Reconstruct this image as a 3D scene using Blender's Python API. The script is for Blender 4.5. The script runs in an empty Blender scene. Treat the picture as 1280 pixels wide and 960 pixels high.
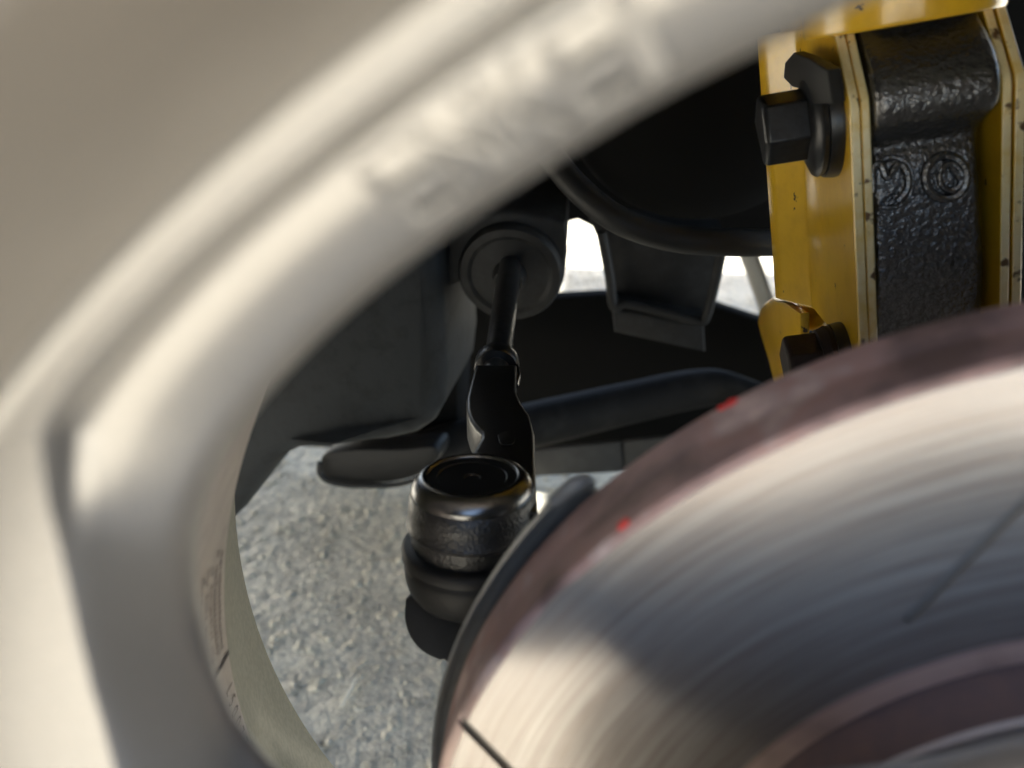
import bpy, bmesh, math, random
import numpy as np
from mathutils import Vector, Matrix, Quaternion
random.seed(7); rng = np.random.default_rng(7)
S = bpy.context.scene; COL = S.collection
PI = math.pi

# ---------------------------------------------------------------- camera, sky, sun, exposure
H = 0.53                                   # camera height above the ground
YAW, PITCH, ROLL, F = -0.083, 0.478, 0.001, 1100.0
def _basis():
    cy, sy, cp, sp = math.cos(YAW), math.sin(YAW), math.cos(PITCH), math.sin(PITCH)
    fw = Vector((sy*cp, cy*cp, -sp)); r = Vector((cy, -sy, 0)); u = r.cross(fw)
    r2 = r*math.cos(ROLL) + u*math.sin(ROLL); return r2, r2.cross(fw), fw
RIGHT, UP, FWD = _basis()
EYE = Vector((0, 0, H))
cd = bpy.data.cameras.new('camera'); cam = bpy.data.objects.new('camera', cd); COL.objects.link(cam)
cam.matrix_world = Matrix(((RIGHT.x, UP.x, -FWD.x, 0), (RIGHT.y, UP.y, -FWD.y, 0), (RIGHT.z, UP.z, -FWD.z, H), (0, 0, 0, 1)))
cd.sensor_width = 36; cd.lens = 36*F/1280; cd.clip_start = .004; cd.clip_end = 200
cd.dof.use_dof = True; cd.dof.focus_distance = .345; cd.dof.aperture_fstop = 8.8
S.camera = cam

SUN_TRAVEL = Vector((.75, -.10, -.66)).normalized()
w = bpy.data.worlds.new('World'); S.world = w; w.use_nodes = True
nt = w.node_tree; bg = nt.nodes['Background']
sky = nt.nodes.new('ShaderNodeTexSky'); sky.sky_type = 'NISHITA'; sky.sun_disc = False
to_sun = -SUN_TRAVEL
sky.sun_elevation = math.asin(to_sun.z); sky.sun_rotation = math.atan2(to_sun.x, to_sun.y)
nt.links.new(sky.outputs[0], bg.inputs[0]); bg.inputs[1].default_value = .12
sky.air_density = 1.0; sky.dust_density = 3.0; sky.ozone_density = .3
sl = bpy.data.lights.new('sun', 'SUN'); sl.energy = 4.0; sl.angle = math.radians(.53); sl.color = (1, .98, .945)
sun = bpy.data.objects.new('sun', sl); COL.objects.link(sun)
sun.rotation_euler = SUN_TRAVEL.to_track_quat('-Z', 'Y').to_euler(); sun.location = (-3, -2, 4)
S.view_settings.view_transform = 'Standard'; S.view_settings.look = 'None'
S.view_settings.gamma = 1; S.view_settings.use_curve_mapping = False
S.view_settings.exposure = 2.65
S.cycles.use_denoising = True
S.cycles.max_bounces = 8; S.cycles.diffuse_bounces = 5; S.cycles.glossy_bounces = 5
S.cycles.caustics_reflective = False; S.cycles.caustics_refractive = False

# ---------------------------------------------------------------- rays from the survey of the photograph
def ray(px, py): return FWD + RIGHT*((px-640)/F) - UP*((py-480)/F)
def atY(px, py, y): d = ray(px, py); return EYE + d*(y/d.y)
def atZ(px, py, z): d = ray(px, py); return EYE + d*((z-H)/d.z)
def atD(px, py, zc): return EYE + ray(px, py)*zc
def onplane(px, py, o, n): d = ray(px, py); return EYE + d*((o-EYE).dot(n)/d.dot(n))

# ---------------------------------------------------------------- helpers
def tag(o, label, cat, group=None):
    o['label'] = label; o['category'] = cat
    if group: o['group'] = group
    return o
def empty(name, loc, label, cat, group=None):
    o = bpy.data.objects.new(name, None); COL.objects.link(o); o.location = loc; o.empty_display_size = .02
    return tag(o, label, cat, group)
def link(name, me, mat, parent=None, loc=None):
    """link a mesh given in world coordinates (or local when loc is set) as one object"""
    if mat: me.materials.append(mat)
    o = bpy.data.objects.new(name, me); COL.objects.link(o)
    if parent is not None:
        o.parent = parent
        off = parent.location.copy(); q = parent.parent
        while q is not None: off += q.location; q = q.parent
    else: off = Vector()
    if loc is None:
        c = sum((v.co for v in me.vertices), Vector())/max(1, len(me.vertices))
        me.transform(Matrix.Translation(-c)); o.location = c-off
    else: o.location = Vector(loc)-off
    return o
def finish(bm, angle=35, smooth=True):
    bmesh.ops.recalc_face_normals(bm, faces=bm.faces)
    me = bpy.data.meshes.new('mesh'); bm.to_mesh(me); bm.free()
    if smooth:
        me.shade_smooth(); me.set_sharp_from_angle(angle=math.radians(angle))
    return me
def frame_from(axis, ref=None):
    a = axis.normalized(); ref = ref or Vector((0, 0, 1))
    if abs(a.dot(ref)) > .95: ref = Vector((1, 0, 0))
    x = (ref - a*ref.dot(a)).normalized(); return x, a.cross(x), a
def lathe_bm(prof, org, axis, segs=48, a0=0, a1=2*PI, bm=None, ref=None, wob=None):
    """prof: list of (radius, height along axis)"""
    bm = bm or bmesh.new(); x, y, a = frame_from(axis, ref); full = abs(a1-a0-2*PI) < 1e-6
    n = segs if full else segs+1; rows = []
    for r, h in prof:
        if r < 1e-7: rows.append([bm.verts.new(org+a*h)]); continue
        row = []
        for i in range(n):
            t = a0+(a1-a0)*i/segs; rr = r*(1+(wob(t, h) if wob else 0))
            row.append(bm.verts.new(org+a*h+(x*math.cos(t)+y*math.sin(t))*rr))
        rows.append(row)
    for p, q in zip(rows, rows[1:]):
        m = segs
        for i in range(m):
            j = (i+1) % n
            if len(p) == 1 and len(q) == 1: continue
            if len(p) == 1: bm.faces.new((p[0], q[j], q[i]))
            elif len(q) == 1: bm.faces.new((p[i], p[j], q[0]))
            else: bm.faces.new((p[i], p[j], q[j], q[i]))
    return bm
def lathe(name, prof, org, axis, mat, parent=None, segs=48, a0=0, a1=2*PI, angle=35, wob=None, ref=None):
    return link(name, finish(lathe_bm(prof, org, axis, segs, a0, a1, None, ref, wob), angle), mat, parent)
def smooth_path(pts, n):
    """Catmull-Rom through pts"""
    P = [Vector(p) for p in pts]; P = [2*P[0]-P[1]]+P+[2*P[-1]-P[-2]]; out = []
    m = len(P)-3
    for k in range(n+1):
        t = k/n*m; i = min(int(t), m-1); t -= i
        a, b, c, d = P[i:i+4]
        out.append(.5*((2*b)+(c-a)*t+(2*a-5*b+4*c-d)*t*t+(-a+3*b-3*c+d)*t**3))
    return out
def tube_bm(pts, rads, segs=12, bm=None, flat=1.0, ref=None, caps=True):
    bm = bm or bmesh.new(); P = [Vector(p) for p in pts]
    if not hasattr(rads, '__len__'): rads = [rads]*len(P)
    rows = []; px = None
    for i, p in enumerate(P):
        t = (P[min(i+1, len(P)-1)]-P[max(i-1, 0)]).normalized()
        if px is None: px, _, _ = frame_from(t, ref)
        px = (px-t*px.dot(t)).normalized(); py = t.cross(px)
        rows.append([bm.verts.new(p+(px*math.cos(2*PI*k/segs)*flat+py*math.sin(2*PI*k/segs))*rads[i]) for k in range(segs)])
    for a, b in zip(rows, rows[1:]):
        for k in range(segs): bm.faces.new((a[k], a[(k+1) % segs], b[(k+1) % segs], b[k]))
    if caps: bm.faces.new(rows[0][::-1]); bm.faces.new(rows[-1])
    return bm
def tube(name, pts, rads, mat, parent=None, segs=12, n=None, **k):
    if n: pts = smooth_path(pts, n)
    if hasattr(rads, '__len__') and len(rads) != len(pts):
        rads = list(np.interp(np.linspace(0, 1, len(pts)), np.linspace(0, 1, len(rads)), rads))
    return link(name, finish(tube_bm(pts, rads, segs, **k)), mat, parent)
def slab_bm(poly, vec, bevel=.0, bseg=2, bm=None, dome=0):
    """extrude a 3D polygon by vec, bevelling its rims"""
    bm = bm or bmesh.new()
    a = [bm.verts.new(Vector(p)) for p in poly]; b = [bm.verts.new(Vector(p)+vec) for p in poly]
    f0 = bm.faces.new(a); f1 = bm.faces.new(b[::-1]); n = len(a)
    for i in range(n): bm.faces.new((a[i], a[(i+1) % n], b[(i+1) % n], b[i])[::-1])
    bmesh.ops.recalc_face_normals(bm, faces=bm.faces)
    if bevel:
        es = [e for e in bm.edges if any(f in (f0, f1) for f in e.link_faces)]
        bmesh.ops.bevel(bm, geom=es, offset=bevel, segments=bseg, profile=.5, affect='EDGES', clamp_overlap=True)
    return bm
def slab(name, poly, vec, mat, parent=None, bevel=.001, angle=40, bseg=2):
    return link(name, finish(slab_bm(poly, vec, bevel, bseg), angle), mat, parent)
def round_poly(pts, n=40):
    return smooth_path(list(pts)+[pts[0]], n)[:-1]
def grid_bm(rows, bm=None, closed=False):
    bm = bm or bmesh.new(); R = [[bm.verts.new(Vector(p)) for p in r] for r in rows]
    for a, b in zip(R, R[1:]):
        m = len(a)
        for i in range(m if closed else m-1): bm.faces.new((a[i], a[(i+1) % m], b[(i+1) % m], b[i]))
    return bm

# ---------------------------------------------------------------- materials
def mat(name, col, rough=.5, metal=0, coat=0, spec=.5, noise=None, bump=None, aniso=0):
    """noise: (scale, colour2, low, high[, detail]); bump: list of (scale, strength, distance)"""
    m = bpy.data.materials.new(name); m.use_nodes = True; N = m.node_tree.nodes; L = m.node_tree.links
    b = N['Principled BSDF']; b.inputs['Base Color'].default_value = (*col, 1)
    b.inputs['Roughness'].default_value = rough; b.inputs['Metallic'].default_value = metal
    b.inputs['Coat Weight'].default_value = coat; b.inputs['Coat Roughness'].default_value = .15
    b.inputs['Specular IOR Level'].default_value = spec
    tc = N.new('ShaderNodeNewGeometry')
    if noise:
        n = N.new('ShaderNodeTexNoise'); n.inputs['Scale'].default_value = noise[0]
        n.inputs['Detail'].default_value = noise[4] if len(noise) > 4 else 6; n.inputs['Roughness'].default_value = .65
        L.new(tc.outputs['Position'], n.inputs['Vector'])
        r = N.new('ShaderNodeMapRange'); r.inputs['From Min'].default_value = noise[2]; r.inputs['From Max'].default_value = noise[3]
        L.new(n.outputs['Fac'], r.inputs['Value'])
        mx = N.new('ShaderNodeMix'); mx.data_type = 'RGBA'
        mx.inputs[6].default_value = (*col, 1); mx.inputs[7].default_value = (*noise[1], 1)
        L.new(r.outputs[0], mx.inputs[0]); L.new(mx.outputs[2], b.inputs['Base Color'])
    prev = None
    for sc, st, di in (bump or []):
        n = N.new('ShaderNodeTexNoise'); n.inputs['Scale'].default_value = sc; n.inputs['Detail'].default_value = 3
        L.new(tc.outputs['Position'], n.inputs['Vector'])
        bp = N.new('ShaderNodeBump'); bp.inputs['Strength'].default_value = st; bp.inputs['Distance'].default_value = di
        L.new(n.outputs['Fac'], bp.inputs['Height'])
        if prev: L.new(prev.outputs[0], bp.inputs['Normal'])
        prev = bp
    if prev: L.new(prev.outputs[0], b.inputs['Normal'])
    return m
def chips(m, col, sc, lo, hi, rough=None):
    """worn patches: mixes a second colour over the base by thresholded noise"""
    N = m.node_tree.nodes; L = m.node_tree.links; b = N['Principled BSDF']
    g = N.new('ShaderNodeNewGeometry'); n = N.new('ShaderNodeTexNoise'); n.inputs['Scale'].default_value = sc; n.inputs['Detail'].default_value = 8
    L.new(g.outputs['Position'], n.inputs['Vector'])
    r = N.new('ShaderNodeMapRange'); r.inputs['From Min'].default_value = lo; r.inputs['From Max'].default_value = hi
    L.new(n.outputs['Fac'], r.inputs['Value'])
    mx = N.new('ShaderNodeMix'); mx.data_type = 'RGBA'; mx.inputs[7].default_value = (*col, 1)
    src = b.inputs['Base Color'].links
    if src: L.new(src[0].from_socket, mx.inputs[6])
    else: mx.inputs[6].default_value = b.inputs['Base Color'].default_value
    L.new(r.outputs[0], mx.inputs[0]); L.new(mx.outputs[2], b.inputs['Base Color'])
M_wheel = mat('champagne wheel paint', (.265, .254, .246), .34, .75, .1, noise=(900, (.25, .24, .232), .4, .6, 2))
M_back = mat('pale bounce wheel back', (.66, .62, .58), .6, .1)  # unseen back made pale to bounce light onto the disc
M_lip = mat('taupe satin rim lip', (.155, .138, .122), .5, .25, .1, noise=(200, (.14, .125, .11), .4, .6, 2))
M_barrel = mat('bare brushed barrel', (.44, .38, .335), .5, .5, 0, noise=(120, (.37, .31, .28), .4, .65), bump=[(700, .15, .0005)])
M_flange = mat('inner rim paint', (.25, .235, .175), .5, .4, .1, noise=(400, (.20, .19, .14), .4, .6, 2))
M_engr = mat('dark engraving', (.08, .065, .06), .7)
M_print = mat('faded print', (.30, .25, .22), .6)
M_rubber = mat('black rubber', (.013, .013, .013), .55, spec=.35, bump=[(900, .12, .0004)])
M_tyre = mat('tyre rubber', (.02, .02, .02), .8)
M_black = mat('satin black paint', (.011, .011, .0115), .38, coat=.1, spec=.5, bump=[(260, .10, .0006)])
M_cast = mat('painted cast iron', (.13, .13, .133), .18, .78, .3, spec=.6, bump=[(480, .7, .0013), (1500, .35, .0005)])
M_house = mat('painted forging', (.011, .011, .0115), .36, coat=.15, spec=.6, bump=[(950, .7, .0007)])
M_cap = mat('black plug', (.008, .008, .009), .3, coat=.2)
M_steel = mat('dark crimped steel', (.17, .17, .172), .26, 1)
M_rod = mat('black oxide rod', (.09, .09, .09), .35, .7, noise=(300, (.05, .05, .05), .4, .7))
M_dark = mat('dusty black plastic', (.010, .0105, .011), .6, spec=.4, noise=(90, (.026, .027, .029), .45, .75))
M_liner = mat('grimy grey plastic', (.022, .0255, .029), .7, spec=.3, noise=(60, (.012, .013, .014), .48, .70, 8), bump=[(300, .3, .001)])
M_arm = mat('dirty black steel arm', (.013, .0125, .012), .75, 0, spec=.15, noise=(25, (.032, .031, .029), .5, .8))
M_yellow = mat('yellow strut paint', (.74, .45, .022), .28, coat=.7, noise=(70, (.60, .34, .016), .45, .75), bump=[(140, .1, .0008)])
M_sunlit_edge = mat('sunlit pale flange edge', (.90, .76, .45), .3, coat=.3, noise=(110, (.80, .58, .2), .45, .7), bump=[(300, .2, .0006)]); chips(M_sunlit_edge, (.13, .07, .03), 150, .61, .66)  # cream colour paints sunlight on the flange edges; dark chips are wear
M_under2 = mat('dull grey undertray', (.03, .03, .03), .7, noise=(60, (.045, .045, .045), .45, .7))
M_under = mat('near-black underside', (.006, .006, .006), .85, spec=.1)  # even near-black colour for parts deep under the car
M_bolt = mat('black zinc bolt', (.030, .031, .034), .34, .5, noise=(350, (.018, .018, .018), .4, .7))
M_brown = mat('rusty dark bolt', (.022, .012, .010), .6, .3, noise=(300, (.015, .01, .01), .4, .7), bump=[(600, .3, .0005)])
M_red = mat('red paint dab', (.75, .02, .015), .5)
M_shield = mat('dust shield steel', (.17, .17, .172), .45, .3, noise=(120, (.12, .115, .11), .5, .75))
M_grey = mat('grey aluminium link', (.42, .42, .40), .5, .3)
M_tag = mat('yellow chalk mark', (.55, .5, .2), .7)
chips(M_yellow, (.05, .025, .012), 160, .69, .72)

def rotor_mat():
    m = bpy.data.materials.new('swept brake iron'); m.use_nodes = True; N = m.node_tree.nodes; L = m.node_tree.links
    b = N['Principled BSDF']; tc = N.new('ShaderNodeTexCoord'); sp = N.new('ShaderNodeSeparateXYZ')
    L.new(tc.outputs['Object'], sp.inputs[0])
    def mth(op, a, bb=None):
        n = N.new('ShaderNodeMath'); n.operation = op
        for i, v in enumerate((a, bb)):
            if v is None: continue
            if isinstance(v, (int, float)): n.inputs[i].default_value = v
            else: L.new(v, n.inputs[i])
        return n.outputs[0]
    r = mth('SQRT', mth('ADD', mth('MULTIPLY', sp.outputs[0], sp.outputs[0]), mth('MULTIPLY', sp.outputs[2], sp.outputs[2])))
    an = mth('ARCTAN2', sp.outputs[2], sp.outputs[0])
    cv = N.new('ShaderNodeCombineXYZ'); L.new(mth('MULTIPLY', r, 420), cv.inputs[0]); L.new(mth('MULTIPLY', an, 1.6), cv.inputs[1])
    n1 = N.new('ShaderNodeTexNoise'); n1.inputs['Scale'].default_value = 1; n1.inputs['Detail'].default_value = 6; L.new(cv.outputs[0], n1.inputs['Vector'])
    n1.inputs['Roughness'].default_value = .7
    n2 = N.new('ShaderNodeTexNoise'); n2.inputs['Scale'].default_value = 38; n2.inputs['Detail'].default_value = 9; L.new(tc.outputs['Object'], n2.inputs['Vector'])
    cr = N.new('ShaderNodeValToRGB'); e = cr.color_ramp.elements
    e[0].position = .3; e[0].color = (.25, .208, .186, 1); e[1].position = .72; e[1].color = (.44, .415, .395, 1)
    L.new(n1.outputs['Fac'], cr.inputs[0])
    # unswept rim: purple-brown rust outside the pad track and inside it
    rust = N.new('ShaderNodeValToRGB'); e = rust.color_ramp.elements
    e[0].position = .38; e[0].color = (.12, .075, .068, 1); e[1].position = .66; e[1].color = (.50, .37, .34, 1)
    k = e.new(.5); k.color = (.30, .19, .175, 1); k = e.new(.57); k.color = (.31, .185, .165, 1); k = e.new(.62); k.color = (.36, .26, .24, 1)
    L.new(n2.outputs['Fac'], rust.inputs[0])
    wob = mth('MULTIPLY', mth('SUBTRACT', n2.outputs['Fac'], .5), .0016); rw = mth('ADD', r, wob)
    def ss(a, c, v):
        n = N.new('ShaderNodeMapRange'); n.interpolation_type = 'SMOOTHSTEP'; n.inputs['From Min'].default_value = a; n.inputs['From Max'].default_value = c
        L.new(v, n.inputs['Value']); return n.outputs[0]
    inner = mth('SUBTRACT', 1.0, ss(.0885, .0900, rw)); rin = N.new('ShaderNodeMix'); rin.data_type = 'RGBA'; L.new(mth('MULTIPLY', inner, n2.outputs['Fac']), rin.inputs[0]); L.new(rust.outputs[0], rin.inputs[6]); rin.inputs[7].default_value = (.75, .55, .46, 1)  # inner rust lightened to paint its edge catching the light
    f = mth('MAXIMUM', ss(.1515, .1528, rw), mth('SUBTRACT', 1.0, ss(.0893, .0906, rw)))
    f = mth('MAXIMUM', f, ss(.0003, .0005, sp.outputs[1]))
    slot = mth('MULTIPLY', ss(.0003, .0005, sp.outputs[1]), mth('SUBTRACT', 1.0, ss(.1525, .1530, r)))
    mx = N.new('ShaderNodeMix'); mx.data_type = 'RGBA'; L.new(f, mx.inputs[0]); L.new(cr.outputs[0], mx.inputs[6]); L.new(rin.outputs[2], mx.inputs[7])
    sm = N.new('ShaderNodeMix'); sm.data_type = 'RGBA'; sm.inputs[7].default_value = (.11, .10, .092, 1); L.new(slot, sm.inputs[0]); L.new(mx.outputs[2], sm.inputs[6])
    L.new(sm.outputs[2], b.inputs['Base Color'])
    L.new(mth('SUBTRACT', 1.0, mth('ADD', mth('MULTIPLY', f, .50), .45)), b.inputs['Metallic'])
    rr = mth('ADD', mth('MULTIPLY', n1.outputs['Fac'], .12), .17)
    mr = N.new('ShaderNodeMix'); L.new(f, mr.inputs[0]); L.new(rr, mr.inputs[2]); mr.inputs[3].default_value = .62
    L.new(mr.outputs[0], b.inputs['Roughness'])
    b.inputs['Anisotropic'].default_value = .96; b.inputs['Anisotropic Rotation'].default_value = .25
    tg = N.new('ShaderNodeTangent'); tg.direction_type = 'RADIAL'; tg.axis = 'Y'; L.new(tg.outputs[0], b.inputs['Tangent'])
    bp = N.new('ShaderNodeBump'); bp.inputs['Strength'].default_value = .10; bp.inputs['Distance'].default_value = .0003
    L.new(n1.outputs['Fac'], bp.inputs['Height']); L.new(bp.outputs[0], b.inputs['Normal'])
    return m
M_rotor = rotor_mat()
M_hat = mat('weathered rotor hat', (.62, .59, .60), .55, .5, noise=(60, (.48, .44, .45), .4, .7), bump=[(700, .25, .0004)])
M_hatwall = mat('rusty hat wall', (.20, .15, .155), .65, 0, noise=(60, (.26, .18, .165), .45, .7))

def ground_mat():
    m = bpy.data.materials.new('exposed aggregate paving'); m.use_nodes = True; N = m.node_tree.nodes; L = m.node_tree.links
    b = N['Principled BSDF']; b.inputs['Roughness'].default_value = .85
    tc = N.new('ShaderNodeNewGeometry')
    def noise(sc, d=5):
        n = N.new('ShaderNodeTexNoise'); n.inputs['Scale'].default_value = sc; n.inputs['Detail'].default_value = d; L.new(tc.outputs['Position'], n.inputs['Vector']); return n
    def vor(sc):
        v = N.new('ShaderNodeTexVoronoi'); v.inputs['Scale'].default_value = sc; v.inputs['Randomness'].default_value = 1
        nn = noise(sc*1.3, 2); mxv = N.new('ShaderNodeVectorMath'); mxv.operation = 'MULTIPLY_ADD'
        L.new(nn.outputs['Color'], mxv.inputs[0]); mxv.inputs[1].default_value = (.22/sc,)*3; L.new(tc.outputs['Position'], mxv.inputs[2])
        L.new(mxv.outputs[0], v.inputs['Vector']); return v
    v1 = vor(125); v2 = vor(330)
    cr = N.new('ShaderNodeValToRGB'); e = cr.color_ramp.elements
    e[0].position = 0; e[0].color = (.26, .25, .22, 1); e[1].position = 1; e[1].color = (.72, .68, .58, 1)
    k = cr.color_ramp.elements.new(.45); k.color = (.45, .445, .40, 1); k = cr.color_ramp.elements.new(.8); k.color = (.56, .55, .47, 1)
    sp = N.new('ShaderNodeSeparateColor'); L.new(v1.outputs['Color'], sp.inputs[0]); L.new(sp.outputs[0], cr.inputs[0])
    cr2 = N.new('ShaderNodeValToRGB'); e = cr2.color_ramp.elements
    e[0].color = (.36, .355, .315, 1); e[1].color = (.62, .60, .52, 1)
    sp2 = N.new('ShaderNodeSeparateColor'); L.new(v2.outputs['Color'], sp2.inputs[0]); L.new(sp2.outputs[1], cr2.inputs[0])
    mx = N.new('ShaderNodeMix'); mx.data_type = 'RGBA'; mx.inputs[0].default_value = .58; L.new(cr.outputs[0], mx.inputs[6]); L.new(cr2.outputs[0], mx.inputs[7])
    n = noise(14); r = N.new('ShaderNodeMapRange'); r.inputs['From Min'].default_value = .3; r.inputs['From Max'].default_value = .7; r.inputs['To Min'].default_value = .82; r.inputs['To Max'].default_value = 1.12
    L.new(n.outputs['Fac'], r.inputs['Value'])
    mm = N.new('ShaderNodeVectorMath'); mm.operation = 'SCALE'; L.new(mx.outputs[2], mm.inputs[0]); L.new(r.outputs[0], mm.inputs['Scale'])
    tn = N.new('ShaderNodeVectorMath'); tn.operation = 'MULTIPLY'; tn.inputs[1].default_value = (1.24, 1.18, 1.07); L.new(mm.outputs[0], tn.inputs[0])
    L.new(tn.outputs[0], b.inputs['Base Color'])
    prev = None
    for v, st, di in ((v1, .7, .0026), (v2, .7, .0014)):
        bp = N.new('ShaderNodeBump'); bp.inputs['Strength'].default_value = st; bp.inputs['Distance'].default_value = di; bp.invert = True
        L.new(v.outputs['Distance'], bp.inputs['Height'])
        if prev: L.new(prev.outputs[0], bp.inputs['Normal'])
        prev = bp
    L.new(prev.outputs[0], b.inputs['Normal'])
    return m
M_ground = ground_mat()

# ---------------------------------------------------------------- ground
bm = bmesh.new(); bmesh.ops.create_grid(bm, x_segments=1, y_segments=1, size=40)
g = link('ground', finish(bm, smooth=False), M_ground, loc=(0, 0, 0)); g['kind'] = 'structure'; g['label'] = 'pale grey exposed aggregate paving'
def scatter(name, n, x0, x1, y0, y1, s0, s1, m):
    bm = bmesh.new(); bmesh.ops.create_icosphere(bm, subdivisions=1, radius=1); bm.verts.ensure_lookup_table()
    tv = np.array([v.co[:] for v in bm.verts]); tf = np.array([[v.index for v in f.verts] for f in bm.faces]); bm.free()
    q = rng.normal(size=(n, 4)); q /= np.linalg.norm(q, axis=1)[:, None]; a, b, c, d = q.T
    R = np.stack([1-2*(c*c+d*d), 2*(b*c-a*d), 2*(b*d+a*c), 2*(b*c+a*d), 1-2*(b*b+d*d), 2*(c*d-a*b), 2*(b*d-a*c), 2*(c*d+a*b), 1-2*(b*b+c*c)], -1).reshape(n, 3, 3)
    sc = np.exp(rng.uniform(np.log(s0), np.log(s1), n))
    V = tv[None]*rng.uniform(.55, 1.2, (n, 1, 3))*rng.uniform(.8, 1.2, (n, len(tv), 1))
    V = np.einsum('nij,nkj->nki', R, V)*sc[:, None, None]; V[..., 2] *= .55
    pos = np.stack([rng.uniform(x0, x1, n), rng.uniform(y0, y1, n), rng.uniform(-.25, .25, n)*sc], -1)
    V = (V+pos[:, None]).reshape(-1, 3); Fc = (tf[None]+(np.arange(n)*len(tv))[:, None, None]).reshape(-1, 3)
    me = bpy.data.meshes.new('grains'); me.vertices.add(len(V)); me.vertices.foreach_set('co', V.ravel())
    me.loops.add(Fc.size); me.loops.foreach_set('vertex_index', Fc.ravel())
    me.polygons.add(len(Fc)); me.polygons.foreach_set('loop_start', np.arange(0, Fc.size, 3)); me.polygons.foreach_set('loop_total', np.full(len(Fc), 3))
    me.update(); me.validate(); me.shade_smooth()
    o = link(name, me, m, loc=(0, 0, 0)); o['kind'] = 'stuff'; return o
o = scatter('gravel', 9000, -.55, .35, .30, 1.5, .0014, .0050, M_ground); o['label'] = 'small stones proud of the pale paving'

# ---------------------------------------------------------------- unseen body work over the wheel, added and sized to shade everything inside
CX, CY, CZ = .121, .142, H-.2123
M_unseen_body = mat('dark grey paint of unseen body work', (.05, .052, .055), .3, coat=.8)
fen = empty('unseen_front_fender', (CX, .03, CZ+.4), 'unseen dark grey front wing arching over the wheel, added for shade', 'fender')
arc = [Vector((CX+.375*math.cos(t), .03, CZ+.375*math.sin(t))) for t in np.linspace(math.radians(-8), math.radians(188), 48)]
op = [Vector((CX+.9, .03, CZ-.05))] + arc + [Vector((-.95, .03, CZ-.05)), Vector((-1.01, .03, .78)), Vector((-.95, .03, .85)), Vector((CX+.9, .03, .95))]
link('unseen_wing_panel', finish(slab_bm(op, Vector((0, .012, 0)), .002), 30), M_unseen_body, fen)
lathe('unseen_arch_lip', [(.374, .026), (.378, .024), (.384, .030), (.384, .05), (.374, .05), (.374, .026)], Vector((CX, 0, CZ)), Vector((0, 1, 0)), M_unseen_body, fen, 60, math.radians(-98), math.radians(98), ref=Vector((0, 0, 1)))
lathe('unseen_wheel_arch_liner', [(.380, .05), (.382, .40), (.384, .40), (.384, .05)], Vector((CX, 0, CZ)), Vector((0, 1, 0)), M_dark, fen, 48, math.radians(-75), math.radians(75), ref=Vector((0, 0, 1)))
bon = empty('bonnet', (.3, .7, .95), 'unseen dark grey bonnet added above to shade the engine bay', 'bonnet')
slab('unseen_bonnet_skin', [Vector((-1.0, .045, .85)), Vector((1.1, .045, .955)), Vector((1.1, 1.60, .955)), Vector((-1.0, 1.60, .85))], Vector((0, 0, .02)), M_unseen_body, bon, .004)  # out of view; far edge sized to place the shadow line on the ground

bum = empty('unseen_front_bumper', (-.85, .7, .5), 'unseen dark grey front bumper added to keep sun from under the car', 'bumper')
slab('unseen_bumper_skin', [Vector((-.95, .045, .24)), Vector((-.95, 1.60, .24)), Vector((-1.03, 1.60, .845)), Vector((-1.03, .045, .845))], Vector((-.03, 0, 0)), M_unseen_body, bum, .006)  # out of view, added to stop sun reaching the ground behind it

# ---------------------------------------------------------------- wheel (coaxial with the rotor)
CX, CY, CZ = .121, .142, H-.2123
def pol(r, deg, y): t = math.radians(deg); return Vector((CX+r*math.cos(t), y, CZ+r*math.sin(t)))
wheel = empty('alloy_wheel', (CX, .09, CZ), 'pale champagne alloy wheel out of focus in front of the brake, raised letters on it', 'wheel')
AX = Vector((0, 1, 0)); WC = Vector((CX, 0, CZ))
# lip, ridge, then outside of the rim
rim = lathe('rim_lip', [(.2446, .0737), (.2460, .0737), (.2466, .0735), (.2471, .0728), (.2474, .0710), (.2481, .056), (.2494, .024), (.2505, .0195), (.2545, .0185), (.2565, .021), (.2570, .030), (.2500, .036), (.2490, .05), (.2520, .0737), (.2520, .0780), (.2446, .0780)], WC, AX, M_wheel, wheel, 180, angle=50)
rim.data.materials.append(M_lip)
for p in rim.data.polygons:
    if p.center.y+rim.location.y+.09 < .0718: p.material_index = 1
barrel = lathe('barrel', [(.2300, .0995), (.2278, .112), (.2275, .1995), (.2283, .2020), (.2320, .2120), (.2345, .2190), (.2440, .2530), (.2462, .2555), (.2490, .2560), (.2510, .2535), (.2480, .245), (.2360, .215), (.2320, .2), (.2320, .112), (.2320, .0995)], WC, AX, M_barrel, wheel, 200, angle=30)
barrel.data.materials.append(M_flange)
for p in barrel.data.polygons:
    if p.center.y+barrel.location.y+.09 > .2005: p.material_index = 1
# window loops in polar coordinates (radius, angle): inner edge and front crease
EDGE = [(.2275, 109), (.2275, 118), (.2275, 124), (.2274, 129), (.2268, 133), (.2257, 136.3), (.2236, 139.2), (.2192, 142.4), (.2110, 146.2), (.1968, 151.3), (.180, 153), (.163, 150), (.149, 144), (.138, 137.5), (.128, 131),
        (.1220, 124), (.1205, 114), (.1185, 103), (.1140, 93.5), (.121, 87), (.135, 84.3), (.16, 86), (.19, 89), (.212, 92), (.2235, 95.5), (.2275, 101)]
CREASE = [(.2432, 106), (.2432, 116), (.2432, 122), (.2432, 128), (.2431, 132), (.2425, 136), (.2395, 137.6), (.2335, 139.6), (.2215, 143.8), (.205, 150.4), (.185, 155.6), (.166, 154), (.149, 149), (.134, 142), (.122, 135),
          (.1150, 127), (.1110, 115), (.1080, 103), (.1040, 91.5), (.114, 83.5), (.132, 80.6), (.158, 82.5), (.192, 86.8), (.222, 88), (.2395, 91.5), (.2432, 98)]
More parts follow.
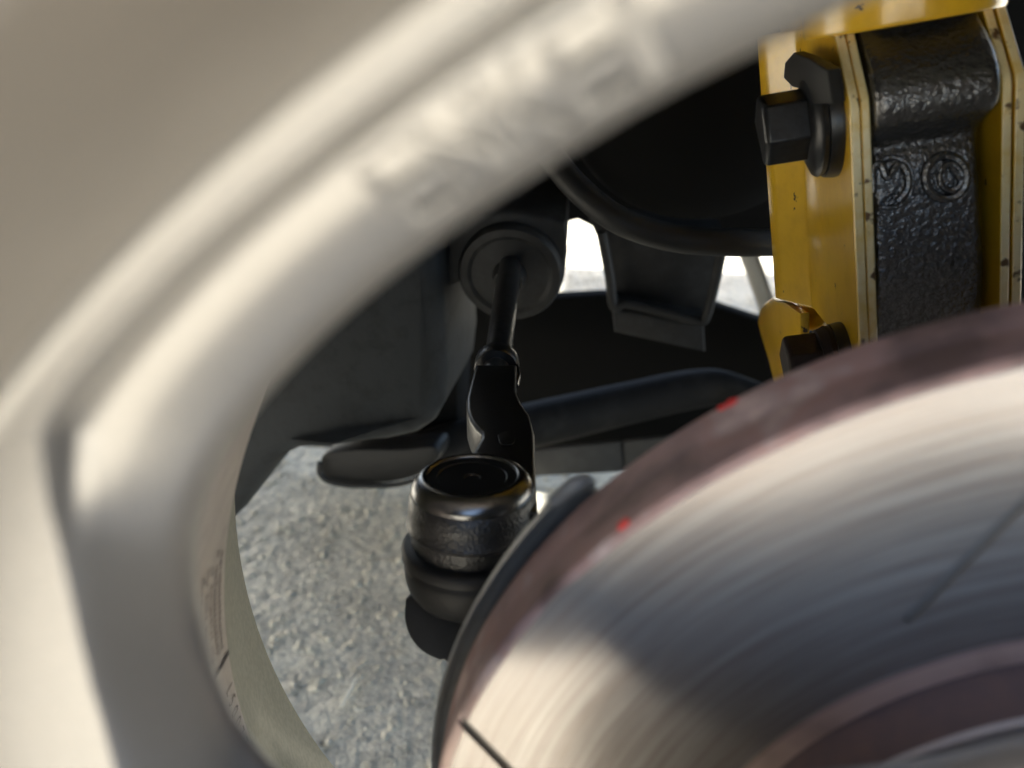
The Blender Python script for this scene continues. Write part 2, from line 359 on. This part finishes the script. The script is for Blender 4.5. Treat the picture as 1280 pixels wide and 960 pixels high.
def loopc(L, n, k):
    P = [Vector((r*math.cos(math.radians(a+72*k)), r*math.sin(math.radians(a+72*k)), 0)) for r, a in L]
    m = len(P); out = []
    for i in range(m):
        p0, p1, p2, p3 = P[i-1], P[i], P[(i+1) % m], P[(i+2) % m]
        for j in range(n):
            t = j/n; out.append(.5*((2*p1)+(p2-p0)*t+(2*p0-5*p1+4*p2-p3)*t*t+(-p0+3*p1-3*p2+p3)*t**3))
    return out
NS = 5
def W(v, y, s=1): return Vector((CX+v.x*s, y, CZ+v.y*s))
def face_with_holes(y, loops, R):
    cu = bpy.data.curves.new('face', 'CURVE'); cu.dimensions = '2D'; cu.fill_mode = 'BOTH'
    ring = [Vector((R*math.cos(2*PI*i/180), R*math.sin(2*PI*i/180), 0)) for i in range(180)]
    for lp in [ring]+loops:
        s = cu.splines.new('POLY'); s.points.add(len(lp)-1); s.use_cyclic_u = True
        for p, v in zip(s.points, lp): p.co = (v.x, v.y, 0, 1)
    ob = bpy.data.objects.new('tmp', cu); COL.objects.link(ob)
    me = bpy.data.meshes.new_from_object(ob.evaluated_get(bpy.context.evaluated_depsgraph_get()))
    bpy.data.objects.remove(ob)
    me.transform(Matrix(((1, 0, 0, CX), (0, 0, 1, y), (0, 1, 0, CZ), (0, 0, 0, 1)))); return me
creases = [loopc(CREASE, NS, k) for k in range(5)]; edges = [loopc(EDGE, NS, k) for k in range(5)]
fm = face_with_holes(.0738, creases, .2458)
face = link('spoke_face', fm, M_wheel, wheel)
bm = bmesh.new()
for k in range(5):
    c, e = creases[k], edges[k]
    lo = lambda f, y: [W(a.lerp(b, f), y) for a, b in zip(c, e)]
    wt = [min(1, max(0, (a.length-.2330)/.0095)) for a in c]                 # the groove under the ridge dies out along the spokes
    lg = lambda f, y, g: [W(a.lerp(b, f), y+g*q) for a, b, q in zip(c, e, wt)]
    grid_bm([lo(0, .0738), lg(.02, .0738, .0004), lg(.05, .0740, .0028), lg(.09, .0744, .0050), lg(.13, .0749, .0056), lg(.18, .0756, .0047), lg(.32, .0780, .0026), lg(.5, .0816, .0014), lo(.80, .0865), lo(.92, .0888), lo(.97, .0902), lo(1, .0922), lo(.995, .0945), lo(.93, .0970), lo(.62, .0990)], bm, True)
link('spoke_wall', finish(bm, 60), M_wheel, wheel)
bk = [[a.lerp(b, .62) for a, b in zip(c, e)] for c, e in zip(creases, edges)]
link('spoke_back', face_with_holes(.0992, bk, .2320), M_back, wheel)
# tyre on the rim
lathe('tyre', [(.2500, .036), (.2600, .034), (.285, .036), (.305, .044), (.316, .058), (.319, .08), (.319, .20), (.316, .245), (.305, .264), (.285, .270), (.262, .262), (.2500, .250)], WC, AX, M_tyre, wheel, 120, angle=40)
# raised letters on the bevelled wall of the rim
def text_mesh(ch, depth):
    cu = bpy.data.curves.new('t', 'FONT'); cu.body = ch; cu.extrude = depth; cu.bevel_depth = 0; cu.resolution_u = 6
    ob = bpy.data.objects.new('t', cu); COL.objects.link(ob)
    me = bpy.data.meshes.new_from_object(ob.evaluated_get(bpy.context.evaluated_depsgraph_get())); bpy.data.objects.remove(ob)
    return me
ang = 126.6
for ch in 'ENKEI':
    me = text_mesh(ch, 1); xs = [v.co.x for v in me.vertices]; x0, x1 = min(xs), max(xs)
    hgt = .0090; wd = .0056 if ch != 'I' else .0022
    for v in me.vertices:
        u = (v.co.x-x0)/(x1-x0)*wd; t = v.co.y/.72
        r = .2306+t*hgt; a = ang-math.degrees(u/.235)
        yb = float(np.interp(r, (.2306, .2354, .2382, .2404), (.0865, .0830, .0806, .0803)))
        v.co = pol(r, a, yb-(.0008 if v.co.z > 0 else -.0006))
    ang -= math.degrees((wd+.0011)/.235)
    link('letter', me, M_wheel, rim)
# engraving on the barrel: a code, fine rows of print and a scribed line
def engrave(s, a0, y0, hgt, adv, width=.62, neg=1):
    bmx = bmesh.new()
    for i, ch in enumerate(s):
        if ch == ' ': continue
        me = text_mesh(ch, 0)
        for v in me.vertices:
            u = v.co.x*hgt*width/.6; a = a0+math.degrees((i*adv+u)/.2275)
            v.co = pol(.22735, a, y0+v.co.y/.72*hgt)
        bmx.from_mesh(me); bpy.data.meshes.remove(me)
    return finish(bmx, smooth=False)
link('engraving', engrave('L500770', 180.4, .1935, .0050, .0049), M_engr, barrel)
bmx = bmesh.new()                                                    # rows of print too small to read
for k in range(5):
    a = 166.5+random.uniform(-.6, .6)
    while a < 176.2:
        wa = random.uniform(.18, .55); y0 = .1815+k*.0034
        if random.random() < .85:
            h = random.uniform(.0011, .0019)
            bmx.faces.new([bmx.verts.new(pol(.22735, aa, yy)) for aa, yy in ((a, y0), (a+wa, y0), (a+wa, y0+h), (a, y0+h))])
        a += wa+random.uniform(.08, .25)
link('print_rows', finish(bmx, smooth=False), M_print, barrel)
link('scribed_line', finish(slab_bm([pol(.2273, 177.4, .165), pol(.2273, 177.75, .165), pol(.2273, 177.75, .1993), pol(.2273, 177.4, .1993)], Vector((.0001, 0, 0))), smooth=False), M_engr, barrel)

# ---------------------------------------------------------------- brake rotor
RC = Vector((CX, CY, CZ))
rotor = empty('brake_rotor', RC, 'slotted grey brake disc with rusty purple rim and bright swept face behind the wheel', 'brake disc')
bm = lathe_bm([(.0835, 0), (.1000, 0), (.1250, 0), (.1520, 0), (.1534, .0004), (.1540, .0012), (.1540, .0085), (.1537, .0095), (.1537, .0125), (.1540, .0135), (.1540, .0210), (.1532, .022), (.0835, .022), (.0835, 0)], Vector(), AX, 240)
bmesh.ops.remove_doubles(bm, verts=bm.verts, dist=1e-6); bmesh.ops.recalc_face_normals(bm, faces=bm.faces)
ring_me = bpy.data.meshes.new('ring'); bm.to_mesh(ring_me); bm.free()
bm = bmesh.new()
for k in range(5):
    a_out = 159.8-62.8*k; pts = []
    for j in range(13):
        f = j/12; t = math.radians(a_out); t2 = math.radians(a_out+24.0)
        pts.append(Vector((.1562*math.cos(t), 0, .1562*math.sin(t))).lerp(Vector((.1026*math.cos(t2), 0, .1026*math.sin(t2))), f))
    rows = []
    for j, p in enumerate(pts):
        d = (pts[min(j+1, 12)]-pts[max(j-1, 0)]).normalized(); n = Vector((-d.z, 0, d.x))*.0013
        rows.append([p+n+Vector((0, -.002, 0)), p-n+Vector((0, -.002, 0)), p-n+Vector((0, .0011, 0)), p+n+Vector((0, .0011, 0))])
    grid_bm(rows, bm, True)
bm.verts.ensure_lookup_table()
bmesh.ops.holes_fill(bm, edges=bm.edges, sides=4); bmesh.ops.recalc_face_normals(bm, faces=bm.faces)
cut_me = bpy.data.meshes.new('cut'); bm.to_mesh(cut_me); bm.free()
ro = bpy.data.objects.new('r', ring_me); co = bpy.data.objects.new('c', cut_me); COL.objects.link(ro); COL.objects.link(co)
mo = ro.modifiers.new('b', 'BOOLEAN'); mo.object = co; mo.operation = 'DIFFERENCE'; mo.solver = 'EXACT'
rme = bpy.data.meshes.new_from_object(ro.evaluated_get(bpy.context.evaluated_depsgraph_get()))
bpy.data.objects.remove(ro); bpy.data.objects.remove(co)
rme.shade_smooth(); rme.set_sharp_from_angle(angle=math.radians(30))
link('friction_ring', rme, M_rotor, rotor, loc=RC)
hat = lathe('hat', [(0, -.0128), (.030, -.0128), (.0792, -.0128), (.0808, -.0123), (.0816, -.0112)], RC, AX, M_hat, rotor, 120)
lathe('hat_wall', [(.0816, -.0112), (.0820, -.004), (.0822, .0008), (.0834, .0012)], RC, AX, M_hatwall, rotor, 120)
def dab(deg, y, r, size):
    c = pol(r, deg, y); n = Vector((math.cos(math.radians(deg)), 0, math.sin(math.radians(deg)))); t = Vector((-n.z, 0, n.x))
    pts = []
    for i in range(12):
        a = 2*PI*i/12; s = size*random.uniform(.7, 1.15)
        pts.append(c+t*math.cos(a)*s*1.1+Vector((0, 1, 0))*math.sin(a)*s*.8)
    slab('paint_mark', pts, n*.0005, M_red, rotor, 0)

# ---------------------------------------------------------------- dust shield behind the rotor
pts = [pol(.1592, a, .176) for a in np.linspace(139, 200, 40)]
shield = empty('dust_shield', pol(.159, 160, .176), 'thin dark steel dust shield edge curving behind the brake disc', 'brake shield')
bm = bmesh.new(); rows = []
for a in np.linspace(140.6, 215, 60):
    s = 1 if a > 143 else .55+.45*(a-140.6)/2.4
    rows.append([pol(.120, a, .1725), pol(.1490+.004*s, a, .1715), pol(.1528+.0030*s, a, .1690), pol(.1536+.0030*s, a, .1668), pol(.1543+.0030*s, a, .1664), pol(.1548+.0028*s, a, .1680), pol(.1538+.003*s, a, .1712), pol(.1520, a, .1740), pol(.120, a, .1752)])
grid_bm(rows, bm, True)
bmesh.ops.holes_fill(bm, edges=bm.edges, sides=20)
link('shield_plate', finish(bm, 50), M_shield, shield)
tip = pol(.1567, 140.7, .168)
tube('rolled_tip', [tip+Vector((-.004, 0, -.0045)), tip, tip+Vector((.003, .001, .001)), tip+Vector((.0045, .003, -.0012))], [.0016, .0019, .0017, .0012], M_shield, shield, 10, 12)

# ---------------------------------------------------------------- tie rod end
TC = atD(590, 592, .27)                      # centre of the cap
TA = Vector((.015, -.13, -1)).normalized()   # joint axis, pointing down
tie = empty('tie_rod', TC, 'black tie rod end with round capped ball joint and cranked arm', 'tie rod')
TA_up = -TA
P0 = TC
mm = .00105
lathe('cap_plug', [(0, 1.6*mm), (2.2*mm, 1.6*mm), (2.5*mm, 1.2*mm), (10.0*mm, 1.2*mm), (10.4*mm, .8*mm), (13.0*mm, .8*mm), (13.2*mm, 2.2*mm)], P0, TA, M_cap, tie, 64)
lathe('retaining_rim', [(13.0*mm, 2.0*mm), (13.2*mm, .3*mm), (13.8*mm, 0), (15.2*mm, .3*mm), (17.0*mm, 2.0*mm), (17.9*mm, 3.8*mm), (18.2*mm, 5.4*mm), (17.9*mm, 5.8*mm)], P0, TA, M_steel, tie, 64, angle=60)
lathe('housing', [(17.9*mm, 5.4*mm), (18.6*mm, 6.4*mm), (19.1*mm, 10*mm), (19.4*mm, 14.5*mm), (19.9*mm, 15.2*mm), (19.7*mm, 16.0*mm), (19.0*mm, 16.6*mm), (18.7*mm, 20*mm), (18.2*mm, 22.4*mm), (16.5*mm, 23.2*mm), (16*mm, 24*mm)], P0, TA, M_house, tie, 64, angle=40)
BT = Vector((.10, -.16, -1)).normalized(); B0 = P0+TA*.0228
lathe('rubber_boot', [(16.0*mm, 0), (20.4*mm, .4*mm), (21.6*mm, 1.5*mm), (21.6*mm, 4.0*mm), (20.3*mm, 4.7*mm), (20.3*mm, 5.2*mm), (20.9*mm, 5.8*mm), (21.1*mm, 8*mm), (20.9*mm, 11*mm), (20.2*mm, 14*mm), (18.0*mm, 17.4*mm), (13.5*mm, 20.4*mm), (10*mm, 21.5*mm), (9.0*mm, 24*mm), (9*mm, 30*mm)], B0, TA, M_rubber, tie, 64, angle=50)
# cranked arm in the horizontal plane at housing height
def tz(px, py, dz=0): return atZ(px, py, TC.z-.007+dz)
armpx = [(606, 600), (580, 585), (592, 562), (601, 547), (601, 541), (594, 534), (587, 524), (583, 511), (583, 497), (587, 480), (590, 470), (594, 455), (646, 455), (645, 474), (645, 488), (652, 503), (662, 518), (668, 540), (669, 580), (672, 640), (640, 640)]
arm_pts = [tz(*p) for p in armpx]
link('cranked_arm', finish(slab_bm(arm_pts, Vector((0, 0, -.014)), .0016, 3), 50), M_black, tie)
slab('forging_mark', round_poly([tz(622, 545, .0003), tz(634, 540, .0003), tz(643, 545, .0003), tz(641, 556, .0003), tz(626, 556, .0003)], 20), Vector((0, 0, .0005)), M_black, tie, .0002)
a = atZ(620, 474, TC.z-.013); b_ = atZ(622, 452, TC.z-.013)
rodn = atZ(621, 458, TC.z-.014); rodf = atD(638, 330, .50)
dr = (rodf-rodn).normalized()
lathe('lock_nut', [(.004, -.004), (.0088, -.004), (.0094, -.003), (.0094, .004), (.0088, .005), (.005, .005)], rodn, dr, M_black, tie, 20)
tube('rod', [rodn-dr*.02, rodn, rodn+dr*.05, rodf], [.0058, .0058, .0060, .0062], M_rod, tie, 24)
tube('end_clip', [atZ(645, 458, TC.z-.012), atZ(647, 470, TC.z-.012), atZ(644, 482, TC.z-.012)], .0013, M_steel, tie, 8)

# ---------------------------------------------------------------- steering rack boot
RB = atD(637, 345, .50); rd = Vector((.02, 1, .12)).normalized()
boot = empty('steering_rack_boot', RB, 'round black rubber steering rack boot that the tie rod runs into', 'rubber boot')
lathe('end_disc', [(.007, -.010), (.0085, -.010), (.0092, -.004), (.010, 0), (.022, .001), (.0245, -.0005), (.0285, .000), (.0300, .003), (.0300, .008)], RB, rd, M_dark, boot, 56)
prof = [(.028, .008)]
for i in range(3): prof += [(.031, .012+i*.012), (.025, .018+i*.012)]
lathe('bellows', prof, RB, rd, M_rubber, boot, 48)
# bracket round the boot
brk = empty('rack_mount', RB+Vector((0, .02, .03)), 'black steering rack mount wrapped over the round boot', 'bracket')
slab('mount_plate', [atY(p[0], p[1], RB.y+.004) for p in [(560, 300), (585, 268), (640, 262), (690, 272), (706, 280), (709, 300), (704, 345), (697, 365), (660, 345), (600, 345), (560, 360)]], Vector((0, .06, .012)), M_dark, brk, .003)

# ---------------------------------------------------------------- splash shield on the left, dusty
sp_pts = [(250, 300), (520, 250), (546, 335), (552, 400), (556, 470), (552, 510), (540, 532), (518, 547), (480, 556), (420, 559), (370, 566), (347, 577), (330, 598), (300, 642), (240, 700), (200, 600)]
shp = empty('splash_shield', atY(430, 470, .44), 'dusty dark grey splash shield with rounded corner left of the tie rod', 'shield')
bm = slab_bm([atY(x, y, .43+.00018*max(0, x-430)) for x, y in sp_pts], Vector((.01, .09, 0)), .010, 4)
link('shield_panel', finish(bm, 60), M_liner, shp)

# ---------------------------------------------------------------- lower control arm with its oval lug
lca = empty('lower_control_arm', atY(560, 545, .62), 'dark lower control arm with oval lug crossing behind the tie rod', 'control arm')
ap = [(455, 582, .56), (520, 568, .58), (590, 548, .60), (680, 528, .63), (780, 505, .66), (870, 486, .68), (915, 488, .68), (990, 520, .67)]
tube('arm_tube', [atY(*p) for p in ap], [.010, .016, .018, .019, .018, .017, .015, .014], M_arm, lca, 20, 50, flat=1)
lug = round_poly([atY(x, y, .545) for x, y in [(398, 582), (405, 568), (440, 562), (500, 562), (545, 560), (540, 585), (500, 602), (440, 606), (408, 600)]], 48)
slab('lug', lug, Vector((.004, .03, -.004)), M_rubber, lca, .003)
lip = smooth_path([atY(x, y, .540) for x, y in [(400, 578), (400, 592), (415, 603), (450, 607), (500, 605), (545, 590), (590, 578)]], 40)
link('lug_lip', finish(tube_bm(lip, .0022, 8)), M_dark, lca)
slab('chalk_mark', [atY(x, y, .572) for x, y in [(530, 553), (548, 545), (552, 556), (536, 566)]], Vector((0, .002, 0)), M_tag, lca, .0005)

# ---------------------------------------------------------------- undertray strip
ut = empty('undertray', atY(740, 580, .72), 'flat dark grey undertray strip low behind the brake disc', 'undertray')
def strip(a, b, c, d): slab('tray_panel', [atY(*a, .72), atY(*b, .72), atY(*c, .72), atY(*d, .72)], Vector((0, .006, 0)), M_under2, ut, .002)
slab('added_seam_backing', [atY(x, y, .731) for x, y in [(640, 568), (900, 542), (900, 584), (640, 597)]], Vector((0, .004, 0)), M_under2, ut, .001)  # added behind the seam to block the sunlit ground beyond
strip((640, 566), (776, 553), (780, 590), (640, 598)); strip((778.5, 553), (900, 540), (900, 585), (782, 590))

# ---------------------------------------------------------------- subframe, gearbox and underside
sub = empty('front_subframe', atY(700, 450, .95), 'near-black crossmember deep under the car', 'subframe')
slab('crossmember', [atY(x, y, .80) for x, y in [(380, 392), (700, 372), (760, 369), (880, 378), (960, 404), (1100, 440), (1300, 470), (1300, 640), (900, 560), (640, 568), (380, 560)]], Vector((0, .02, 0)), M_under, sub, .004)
gb = empty('gearbox_housing', atY(800, 150, .70), 'black gearbox housing filling the top of the gap, extended out of view', 'gearbox')
slab('extended_casing', [atY(x, y, .70) for x, y in [(380, -900), (1600, -900), (1600, 520), (1105, 520), (1095, 326), (960, 322), (900, 318), (880, 320), (760, 300), (740, 286), (722, 277), (700, 283), (560, 288), (480, 330)]], Vector((0, .25, .12)), M_under, gb, .004)  # extended far out of view to block sky reflections and bright gaps
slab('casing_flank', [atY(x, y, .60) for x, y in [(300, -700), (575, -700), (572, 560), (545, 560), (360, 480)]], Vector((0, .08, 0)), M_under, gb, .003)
dome_c = atY(885, 120, .50)
hs = empty('drive_shaft_boot', dome_c, 'large round black drive shaft boot behind the yellow strut', 'rubber boot')
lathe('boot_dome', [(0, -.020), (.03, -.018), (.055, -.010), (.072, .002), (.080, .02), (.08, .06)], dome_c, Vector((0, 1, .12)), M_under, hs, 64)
hose = empty('brake_hose', atY(760, 265, .43), 'thick black brake hose curving down to the yellow strut', 'hose')
hp = [atY(*p) for p in [(560, -260, .50), (590, -60, .47), (640, 110, .45), (690, 195, .44), (725, 238, .43), (775, 276, .42), (840, 297, .42), (910, 303, .42), (975, 303, .43), (1060, 300, .45)]]
tube('hose_tube', hp, .0068, M_rubber, hose, 18, 60)

# ---------------------------------------------------------------- engine mount bracket
mb = empty('mount_bracket', atY(820, 370, .56), 'black stamped bracket with stepped lower edge hanging under the hose', 'bracket')
slab('web_plate', [atY(x, y, .57) for x, y in [(735, 270), (905, 290), (898, 335), (884, 392), (862, 392), (792, 374), (772, 376), (760, 330)]], Vector((0, .03, 0)), M_dark, mb, .002)
fr = [atY(x, y, .553) for x, y in [(752, 290), (762, 345), (768, 384), (785, 380), (858, 398), (876, 402), (884, 392), (898, 335), (903, 305)]]
tube('folded_rim', fr, .0034, M_dark, mb, 10, 40)
slab('foot_flange', [atY(x, y, .55) for x, y in [(765, 386), (880, 408), (882, 442), (768, 417)]], Vector((0, .035, .006)), M_dark, mb, .003)
lk = empty('anti_roll_link', atY(946, 350, .75), 'pale grey link rod slanting beside the yellow strut', 'link rod')
tube('link_tube', [atY(925, 290, .80), atY(944, 340, .80), atY(965, 400, .80)], .0085, M_grey, lk, 16)

# ---------------------------------------------------------------- yellow strut
SO = atY(1062, 130, .285); SB = atY(1074, 430, .275)
A = (SB-SO).normalized(); D = Vector((0, 1, 0)); D = (D-A*D.dot(A)).normalized(); Nn = D.cross(-A)
if Nn.x < 0: Nn = -Nn
def L(n, d, v): return SO+Nn*n+D*d+A*v
def toN(px, py, n): p = onplane(px, py, SO+Nn*n, Nn)-SO; return p.dot(D), p.dot(A)
def toD(px, py, d): p = onplane(px, py, SO+D*d, D)-SO; return p.dot(Nn), p.dot(A)
strut = empty('suspension_strut', L(.025, .03, .0), 'yellow painted suspension strut with clamp bracket around the black knuckle', 'strut')
Wf = toD(1250, 250, 0)[0]-.0002      # left face of the right flange pair
d_cre = toN(1008, 250, 0)[0]
print('FLANGE', 'gap', Wf, 'crease depth', d_cre, 'top', toN(1020, 42, 0), 'bot', toN(1075, 430, 0), 'bolt', toN(1036, 150, 0), toN(1050, 430, 0), 'left', toN(955, 250, 0), toN(955, 250, -.006))
vs = list(np.linspace(-.024, .085, 34))
def dfront(v): return 0 if v > 0 else min(.020, (-v)*.75)
def sheet(name, n0, sgn, th, back, extra=0):
    """one pressed sheet: flange running back along D, then flaring round the tube"""
    rows = []
    for v in vs:
        f = dfront(v)+extra
        cs = [(0, f), (0, f+.003), (0, d_cre*.6+f*.4), (0, d_cre-.001), (-.0008, d_cre+.001), (-.0085, d_cre+.016), (-.0112, d_cre+.022), (-.0100, d_cre+.028), (.002, d_cre+.036)]
        cs = [(n0+sgn*c[0], c[1]) for c in cs]
        inner = [(c[0]+sgn*th, c[1]-(th if i > 6 else 0)) for i, c in enumerate(cs)]
        rows.append([L(n, d, v) for n, d in cs+inner[::-1]])
    bm = grid_bm(rows, None, True); bmesh.ops.holes_fill(bm, edges=bm.edges, sides=40)
    bmesh.ops.recalc_face_normals(bm, faces=bm.faces)
    o = link(name, finish(bm, 40), M_yellow, strut); o.data.materials.append(M_sunlit_edge)
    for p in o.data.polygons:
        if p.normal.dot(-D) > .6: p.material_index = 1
    mod = o.modifiers.new('edge', 'BEVEL'); mod.width = .0006; mod.segments = 2; mod.limit_method = 'ANGLE'; mod.angle_limit = math.radians(50)
    return o
TH = .0031
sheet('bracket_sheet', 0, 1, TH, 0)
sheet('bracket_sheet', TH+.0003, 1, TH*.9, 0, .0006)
NR = Wf
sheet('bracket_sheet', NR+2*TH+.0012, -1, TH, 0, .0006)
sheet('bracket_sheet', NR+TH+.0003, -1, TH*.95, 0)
mid = (NR+2*TH)/2
lathe('strut_tube', [(.0255, -.20), (.0255, .10)], L(mid, d_cre+.028, 0), A, M_yellow, strut, 48)
lathe('spring_seat', [(.0305, -.20), (.0305, -.0212), (.0300, -.0200), (.024, -.0196)], L(mid, .0315, 0), A, M_yellow, strut, 64)
slab('bracket_back', [L(TH*2, d_cre-.002, -.024), L(NR, d_cre-.002, -.024), L(NR, d_cre-.002, .085), L(TH*2, d_cre-.002, .085)], D*.003, M_yellow, strut, .0005)
lob = [toN(x, y, -.004) for x, y in [(1000, 480), (968, 480), (960, 448), (951, 418), (947, 402), (949, 388), (955, 379), (964, 373), (980, 378), (1000, 392)]]
slab('bracket_ear', [L(-.004, d, v) for d, v in lob], Nn*.004, M_yellow, strut, .0008)

# ---------------------------------------------------------------- bolts through the bracket
def bolt(label, dv, m, hexr, flr, length):
    d, v = dv; o = L(0, d, v); e = empty('flange_bolt', o-Nn*.01, label, 'bolt', 'bolts through the strut bracket')
    ax = -Nn
    lathe('washer', [(.006, -.0002), (flr*1.04, -.0002), (flr*1.05, .0010), (flr*1.02, .0042), (.006, .0044)], o, ax, M_black, e, 48)
    lathe('bolt_flange', [(.006, .0044), (flr*.98, .0044), (flr*1.0, .0062), (flr*.96, .0072), (hexr*1.05, .0092), (.006, .0095)], o, ax, m, e, 48)
    x, y, a = frame_from(ax, A)
    def ring(r, h, rot=.25): return [o+a*h+(x*math.cos(rot+k*PI/3)+y*math.sin(rot+k*PI/3))*r for k in range(5)]
    bm = grid_bm([ring(hexr, .0085), ring(hexr, length-.0012), ring(hexr*.90, length)], None, True)
    bmesh.ops.holes_fill(bm, edges=bm.edges, sides=8)
    h = link('hex_head', finish(bm, 20), m, e)
    mod = h.modifiers.new('edge', 'BEVEL'); mod.width = .0007; mod.segments = 2; mod.limit_method = 'ANGLE'
    return e, o
e1, o1 = bolt('black hex flange bolt high on the yellow strut bracket', toN(1040, 150, 0), M_bolt, .0120, .0178, .0235)
tabp = [toN(x, y, -.0085) for x, y in [(991, 66), (1010, 73), (1034, 88), (1040, 130), (1016, 130), (1003, 112), (990, 109), (979, 98), (981, 78)]]
slab('locking_tab', [L(-.0085, d, v) for d, v in tabp], Nn*.004, M_rubber, e1, .0006)
e2, o2 = bolt('dark rusty bolt low on the yellow strut bracket, half hidden by the brake disc', toN(1056, 456, 0), M_brown, .0132, .0150, .021)

# ---------------------------------------------------------------- steering knuckle held in the bracket
kn = empty('steering_knuckle', L(mid, .01, .03), 'rough black cast steering knuckle with raised foundry marks between the yellow flanges', 'knuckle')
prof = [(-.034, .030), (-.024, .018), (-.018, .0105), (-.011, .0020), (-.004, -.0030), (.002, -.0044), (.007, -.0028), (.0105, .0012), (.013, .0046), (.0155, .0062), (.018, .0052), (.022, .0040), (.030, .0034), (.045, .0040), (.060, .0055), (.078, .009), (.10, .012)]
prof = smooth_path([Vector((v, d, 0)) for v, d in prof], 90)
rp = [(-.034, NR-.001), (-.018, NR-.0004), (-.004, NR+.0002), (.006, NR+.0002), (.012, NR-.0022), (.02, NR-.0036), (.04, NR-.0026), (.06, NR-.0006), (.08, NR), (.10, NR-.002)]
rv, rn = zip(*rp)
nl = TH*2+.0009
rows = []
for p in prof:
    v, d = p.x, p.y; right = float(np.interp(v, rv, rn)); row = [L(nl, d_cre-.003, v)]
    for i in range(29):
        t = i/28; n = nl+(right-nl)*t
        edge = max(0, (t-.90)/.10); dd = d+(.005*edge**2.2)+max(0, (.05-t)/.05)**2*.001
        row.append(L(n, dd, v))
    row.append(L(right, d_cre-.003, v)); rows.append(row)
bm = grid_bm(rows); link('knuckle_ear', finish(bm, 60), M_cast, kn)
def front_d(v): return float(np.interp(v, [p.x for p in prof], [p.y for p in prof]))
def kmark(pxs, r, n=24, closed=False):
    pts = []
    if closed: pxs = list(pxs)+[pxs[0]]
    for x, y in pxs:
        d = .004
        for _ in range(3): nn, v = toD(x, y, d); d = front_d(v)
        pts.append(L(nn, d-.0011, v))
    return tube('casting_mark', pts, r, M_cast, kn, 8, n)
kmark([(1090, 240), (1090, 212), (1100, 205), (1108, 221), (1122, 205), (1132, 214), (1133, 234), (1121, 251)], .0013, 40)
kmark([(1092, 205), (1112, 196), (1132, 204), (1139, 224), (1134, 246), (1118, 258), (1096, 258)], .0008, 40)
kmark([(1181+26*math.cos(t), 221+27*math.sin(t)) for t in np.linspace(0, 2*PI, 16)[:-1]], .0014, 60, True)
kmark([(1187+14*math.cos(t), 221+16*math.sin(t)) for t in np.linspace(.3, 2*PI+.1, 16)], .0009, 50)
kmark([(1185, 205), (1192, 214), (1200, 224), (1203, 238)], .0009, 20)
# steering arm under the ball joint
SA = atD(545, 790, .280)
ar = [(506, 750), (520, 742), (540, 748), (570, 760), (620, 775), (640, 830), (600, 880), (560, 830), (548, 826), (527, 815), (512, 797), (505, 775)]
link('steering_arm', finish(slab_bm(round_poly([atD(x, y, .280-.00008*(y-760)) for x, y in ar], 48), Vector((.004, .022, -.006)), .004, 3), 60), M_rubber, kn)

# a scrap of straw on the paving
pa, pb = atZ(426, 884, .003), atZ(446, 846, .006)
tag(tube('dry_straw', [pa, (pa+pb)/2+Vector((.001, 0, .001)), pb], [.0010, .0016, .0008], mat('bleached straw', (.72, .68, .56), .7), None, 6, 8), 'short bleached straw lying on the paving beside the wheel rim', 'straw')

# red paint dabs on the rim of the disc
def rim_angle(px, py):
    best = None
    for i in range(4000):
        t = 80+i*.025
        for yy in (.1435, .148, .153, .158, .162):
            p = pol(.154, t, yy)-EYE; z = p.dot(FWD); x = 640+F*p.dot(RIGHT)/z; y = 480-F*p.dot(UP)/z
            e = (x-px)**2+(y-py)**2
            if best is None or e < best[0]: best = (e, t, yy)
    return best[1], best[2]
for (x, y, s) in ((784, 661, .0015), (915, 503, .0012), (902, 509, .0008)):
    a_, y_ = rim_angle(x, y); dab(a_, y_, .1541, s)
